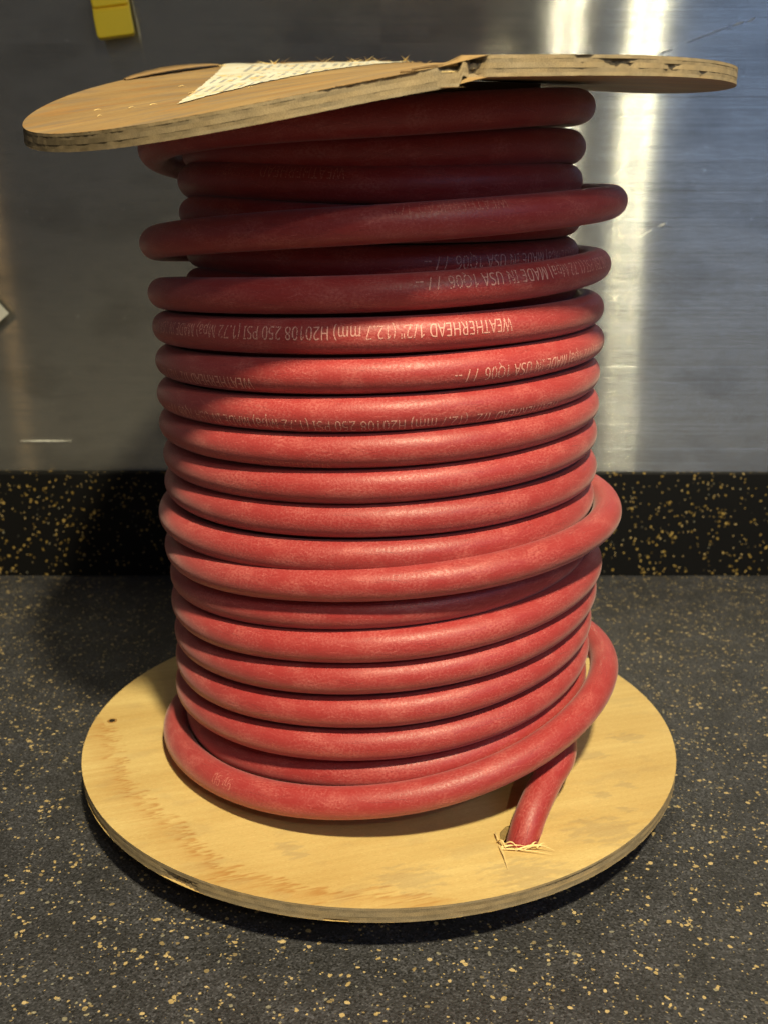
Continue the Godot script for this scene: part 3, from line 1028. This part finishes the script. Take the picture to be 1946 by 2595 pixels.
func build_hose() -> void:
	var t := thing("rubber_hose", "red rubber hose wound in many turns round the wooden spool", "hose")
	# radius and height of the tube's centre at the right, the front and the left of each turn, from the top down
	var turns := [
		[0.1457, 0.4970, 0.1547, 0.4755, 0.1636, 0.4690],
		[0.1720, 0.4330, 0.1694, 0.4142, 0.1667, 0.4036],
		[0.1626, 0.3883, 0.1625, 0.3739, 0.1625, 0.3683],
		[0.1601, 0.3570, 0.1607, 0.3485, 0.1612, 0.3436],
		[0.1615, 0.3336, 0.1610, 0.3238, 0.1604, 0.3186],
		[0.1606, 0.3092, 0.1610, 0.2995, 0.1613, 0.2941],
		[0.1608, 0.2860, 0.1610, 0.2760, 0.1612, 0.2708],
		[0.1609, 0.2637, 0.1601, 0.2518, 0.1594, 0.2470],
		[0.1612, 0.2373, 0.1604, 0.2285, 0.1595, 0.2241],
		[0.1604, 0.2142, 0.1626, 0.2040, 0.1649, 0.1998],
		[0.1818, 0.2033, 0.1717, 0.1876, 0.1617, 0.1740],
		[0.1600, 0.1792, 0.1605, 0.1644, 0.1586, 0.1508],
		[0.1699, 0.1592, 0.1647, 0.1417, 0.1596, 0.1277],
		[0.1675, 0.1357, 0.1628, 0.1180, 0.1582, 0.1027],
		[0.1648, 0.1115, 0.1622, 0.0928, 0.1595, 0.0785],
		[0.1640, 0.0862, 0.1622, 0.0677, 0.1604, 0.0540],
		[0.1630, 0.0633, 0.1568, 0.0428, 0.1535, 0.0272],
		[0.1876, 0.0710, 0.1785, 0.0318, 0.1722, 0.0128]]
	path_keys = [[-130.0, 0.146, 0.512], [-95.0, 0.1465, 0.512]]
	for i in turns.size():
		var k: Array = turns[i]
		var d := 360.0 * i
		path_keys.append([d + 12.0, k[0], k[1]])
		path_keys.append([d + 90.0, k[2], k[3]])
		path_keys.append([d + 168.0, k[4], k[5]])
		if i < turns.size() - 1:
			var n: Array = turns[i + 1]
			path_keys.append([d + 270.0, (k[4] + n[0]) / 2, (k[5] + n[1]) / 2 + 0.0015])
	path_keys.append([360.0 * 17 + 250.0, 0.1700, 0.0125])
	path_keys.append([360.0 * 17 + 330.0, 0.1760, 0.0122])
	var pts := PackedVector3Array()
	var deg := -128.0
	while deg < 360.0 * 17 + 300.0:
		pts.append(outer_at(deg))
		deg += 2.0
	var skin := rubber()
	part("outer_windings", tube(pts, HR, 32, 0.0), skin, t)
	# the layer below, seen between the loose upper turns; its foot comes out through the bottom flange
	var inner := [[-120.0, 0.137, 0.478], [-90.0, 0.137, 0.478]]
	var seen := [[0.1408, 0.4704, 0.1371, 0.4582, 0.1334, 0.4665], [0.1398, 0.4475, 0.1385, 0.4383, 0.1373, 0.4473], [0.1400, 0.4207, 0.1387, 0.4149, 0.1374, 0.4251], [0.1393, 0.3972, 0.1365, 0.3909, 0.1337, 0.3977], [0.1397, 0.3730, 0.1376, 0.3684, 0.1355, 0.3752]]
	for i in seen.size():
		var k: Array = seen[i]
		var d := 360.0 * i
		inner.append([d + 12.0, k[0], k[1]])
		inner.append([d + 90.0, k[2], k[3]])
		inner.append([d + 168.0, k[4], k[5]])
		if i < seen.size() - 1:
			var n: Array = seen[i + 1]
			inner.append([d + 270.0, (k[4] + n[0]) / 2, (k[5] + n[1]) / 2])
	for k in range(0, 27):
		var d := 360.0 * 4 + 270.0 + k * 180.0
		inner.append([d, 0.139, 0.352 - k * 0.0122 - (0.0 if k < 26 else 0.004)])
	var last: float = inner[inner.size() - 1][0]     # at the back (270 degrees), near the bottom
	inner.append([last + 60.0, 0.1420, 0.0135])
	inner.append([last + 85.0, 0.1480, 0.0135])
	inner.append([last + 102.0, 0.1570, 0.0190])
	inner.append([last + 128.0, 0.1760, 0.0290])
	var ipts := PackedVector3Array()
	deg = -118.0
	while deg < last + 103.0:
		var v := key_lookup(inner, deg)
		var a := deg_to_rad(deg)
		ipts.append(Vector3(v.x * cos(a), v.y + FT, v.x * sin(a)))
		deg += 3.0
	var curve := Curve3D.new()
	var tail := [ipts[ipts.size() - 1], Vector3(0.1385, 0.0290 + FT, 0.1085), Vector3(0.1240, 0.0220 + FT, 0.1340), Vector3(0.1085, 0.0085 + FT, 0.1605), Vector3(0.1000, -0.0120 + FT, 0.1745), Vector3(0.0965, -0.0320 + FT, 0.1790)]
	for i in tail.size():
		var a: Vector3 = tail[maxi(i - 1, 0)]
		var b: Vector3 = tail[mini(i + 1, tail.size() - 1)]
		var h: Vector3 = (b - a) / 6.0
		curve.add_point(tail[i], -h, h)
	curve.bake_interval = 0.004
	var baked := curve.get_baked_points()
	for i in range(1, baked.size()):
		ipts.append(baked[i])
	part("inner_windings", tube(ipts, HR, 28, 0.11), skin, t)

	# the print that runs along the hose
	var ink := mat(Color8(224, 160, 148), 0.6)
	var faded := mat(Color8(200, 118, 108), 0.65)
	var full := "WEATHERHEAD 1/2\" (12.7 mm) H20108 250 PSI (1.72 Mpa) MADE IN USA 1Q06  / / --"
	var rest := "H20108 250 PSI (1.72 Mpa) MADE IN USA 1Q06  / / --"
	var outer := func(d: float) -> Vector3: return outer_at(d)
	var within := func(d: float) -> Vector3:
		var v := key_lookup(inner, d)
		return Vector3(v.x * cos(deg_to_rad(d)), v.y + FT, v.x * sin(deg_to_rad(d)))
	printed(t, within, 360.0 * 1 + 97.6, 34.0, 34.0, "WEATHERHEAD 1/2\" (12.7 mm)", faded, false, 0.30)
	printed(t, within, 360.0 * 3 + 2.0, 0.0, 2.0, rest, ink, false, 0.0)
	printed(t, outer, 360.0 * 1 + 64.0, 44.0, 44.0, "WEATHERHEAD 1/2\"", faded, false, 0.22)
	printed(t, outer, 360.0 * 2 + 17.0, 24.0, 26.0, rest, ink, false, -0.1)
	printed(t, outer, 360.0 * 3 + 60.1, 14.0, 14.0, full, ink, false, -0.1)
	printed(t, outer, 360.0 * 4 + 8.0, -12.0, -14.0, rest, ink, false, -0.1)
	printed(t, outer, 360.0 * 4 + 117.7, -26.0, -22.0, full, ink, false, -0.05)
	printed(t, outer, 360.0 * 5 + 44.4, -44.0, -22.0, full, ink, false, -0.05)
	printed(t, outer, 360.0 * 6 + 28.0, -62.0, -66.0, rest, faded, false, 0.1)
	printed(t, outer, 360.0 * 6 + 100.1, -56.0, -50.0, "WEATHERHEAD 1/2\" (12.7 mm)", faded, false, 0.1)
	printed(t, outer, 360.0 * 7 + 36.0, -74.0, -78.0, rest, faded, false, 0.15)
	printed(t, outer, 360.0 * 17 + 131.0, 34.0, 36.0, "06 46", faded, true, 0.1)

# letters laid round the tube: each small triangle of a flat text is bent onto the hose, worn away here and there
func printed(t: Node3D, way: Callable, from_deg: float, phi0: float, phi1: float, text: String, m: Material, upright: bool, worn: float) -> void:
	var tm := TextMesh.new()
	var f := SystemFont.new()
	f.font_names = PackedStringArray(["Droid Sans"])
	f.font_weight = 400
	tm.font = f
	tm.font_size = 64
	tm.pixel_size = 0.01
	tm.depth = 0.0
	tm.text = text
	var flat: PackedVector3Array = tm.surface_get_arrays(0)[Mesh.ARRAY_VERTEX]
	var lo := 1e9
	var hi := -1e9
	for p in flat:
		lo = minf(lo, p.x)
		hi = maxf(hi, p.x)
	# a table of arc length against angle
	var step := 0.5
	var dist := PackedFloat32Array([0.0])
	var places := PackedVector3Array([way.call(from_deg)])
	var scale_x := 0.01235
	var scale_y := 0.0184
	var need := (hi - lo) * scale_x
	var dirn := -1.0 if upright else 1.0
	while dist[dist.size() - 1] < need + 0.004:
		var p: Vector3 = way.call(from_deg + dirn * step * places.size())
		dist.append(dist[dist.size() - 1] + p.distance_to(places[places.size() - 1]))
		places.append(p)
	var mean := dist[dist.size() - 1] / (dist.size() - 1)
	var wear := noise(FastNoiseLite.TYPE_SIMPLEX, 2.6, hash(text + str(from_deg)) % 1000, 3)
	var patch := noise(FastNoiseLite.TYPE_SIMPLEX, 0.25, hash(text) % 1000, 2)
	var st := begin()
	var bend := func(p: Vector3, lift: float) -> Vector3:
		var s := (p.x - lo) * scale_x
		var k := clampf(s / mean, 0.0, dist.size() - 2.001)
		var i := int(k)
		var c := places[i].lerp(places[i + 1], k - i)
		var tangent := (places[i + 1] - places[i]).normalized()
		var fr := frame_at(c, tangent)
		var phi := deg_to_rad(lerpf(phi0, phi1, s / need)) + (p.y - 0.0) * scale_y / HR * (1.0 if upright else -1.0)
		return c + (fr[0] * cos(phi) + fr[1] * sin(phi)) * (HR * 1.006 + lift)
	var stack := []
	for i in range(0, flat.size(), 3):
		stack.append([flat[i], flat[i + 1], flat[i + 2]])
	while stack:
		var q: Array = stack.pop_back()
		var a: Vector3 = q[0]
		var b: Vector3 = q[1]
		var c: Vector3 = q[2]
		var ab := a.distance_to(b)
		var bc := b.distance_to(c)
		var ca := c.distance_to(a)
		var longest := maxf(ab, maxf(bc, ca))
		if longest > 0.055:
			if ab == longest:
				var n := (a + b) / 2
				stack.append([a, n, c])
				stack.append([n, b, c])
			elif bc == longest:
				var n := (b + c) / 2
				stack.append([b, n, a])
				stack.append([n, c, a])
			else:
				var n := (c + a) / 2
				stack.append([c, n, b])
				stack.append([n, a, b])
			continue
		var mid := (a + b + c) / 3
		if wear.get_noise_2d(mid.x * 5.0, mid.y * 5.0) + 0.4 * patch.get_noise_2d(mid.x, 0.0) > 0.23 - worn:
			continue
		for p in [a, b, c]:
			st.add_vertex(bend.call(p, 0.00006))
	var o := part("printed_lettering", finish(st), m, t)
	o.set_meta("label", "pale worn lettering along the hose")

# ---------------------------------------------------------------- the tag and the paper on the wall
func build_small_things() -> void:
	# a yellow plastic tongue with a stepped lower end, hanging in front of the steel
	var t := thing("plastic_tag", "yellow plastic tag with a ridge hanging on the steel wall at upper left", "tag", Vector3(-0.3165, 0.690, WALL + 0.012))
	t.rotation = Vector3(-0.06, 0.12, 0.14)
	var yellow := mat(Color8(255, 218, 36), 0.38)
	var body := slab(Vector2(0.044, 0.150), 0.006, 0.004)
	part("tongue", body, yellow, t).position = Vector3(0, 0.068, 0)
	part("ridge", slab(Vector2(0.044, 0.030), 0.006, 0.004), yellow, t).position = Vector3(0, 0.008, 0.0045)
	part("ridge", slab(Vector2(0.042, 0.018), 0.006, 0.003), yellow, t).position = Vector3(0, 0.036, 0.0035)
	# the corner of a white sheet at the left edge
	var p := thing("paper_sheet", "white paper sheet with one corner showing at the left edge", "paper", Vector3(-0.4800, 0.3585, WALL + 0.002))
	var st := begin()
	var nseg := 10
	for i in nseg:
		var a := float(i) / nseg
		var b := float(i + 1) / nseg
		var la := 0.006 * pow(1.0 - a, 2.0)
		var lb := 0.006 * pow(1.0 - b, 2.0)
		var e1 := Vector3(-0.105, 0.120, 0)
		var e2 := Vector3(-0.115, -0.095, 0)
		for s in [0.0, -0.0004]:
			var pa := [Vector3(0, 0, la + s) + e1 * a, Vector3(0, 0, la + s) + e1 * a + e2, Vector3(0, 0, lb + s) + e1 * b + e2, Vector3(0, 0, lb + s) + e1 * b]
			if s == 0.0:
				quad(st, pa[0], pa[1], pa[2], pa[3])
			else:
				quad(st, pa[3], pa[2], pa[1], pa[0])
	part("sheet", finish(st, true), mat(Color8(232, 230, 218), 0.8), p)

# a flat bar with rounded corners and a bevelled rim
func slab(size: Vector2, thick: float, round_r: float) -> ArrayMesh:
	var st := begin()
	st.set_smooth_group(-1)
	var outline := []
	for q in 4:
		var c := Vector2((size.x / 2 - round_r) * (1 if q in [0, 3] else -1), (size.y / 2 - round_r) * (1 if q in [0, 1] else -1))
		for k in 7:
			var a := PI / 2 * (q + k / 6.0)
			outline.append([c, Vector2(cos(a), sin(a)) * round_r])
	var bev := 0.0012
	var layers := [[-thick / 2, 0.0], [thick / 2 - bev, 0.0], [thick / 2 - bev * 0.3, bev * 0.3], [thick / 2, bev]]
	var n := outline.size()
	for l in layers.size() - 1:
		for i in n:
			var v := []
			for o in [[i, l], [(i + 1) % n, l], [(i + 1) % n, l + 1], [i, l + 1]]:
				var e: Array = outline[o[0]]
				var inset: float = layers[o[1]][1]
				var p: Vector2 = e[0] + e[1] * (1.0 - inset / round_r)
				v.append(Vector3(p.x, p.y, layers[o[1]][0]))
			quad(st, v[3], v[2], v[1], v[0])
	for face in [layers.size() - 1, 0]:
		for i in n:
			var e: Array = outline[i]
			var f: Array = outline[(i + 1) % n]
			var k: float = 1.0 - layers[face][1] / round_r
			var a: Vector2 = e[0] + e[1] * k
			var b: Vector2 = f[0] + f[1] * k
			var z: float = layers[face][0]
			var tri := [Vector3(0, 0, z), Vector3(b.x, b.y, z), Vector3(a.x, a.y, z)] if face else [Vector3(0, 0, z), Vector3(a.x, a.y, z), Vector3(b.x, b.y, z)]
			for p in tri:
				st.set_uv(Vector2.ZERO)
				st.add_vertex(p)
	return finish(st)
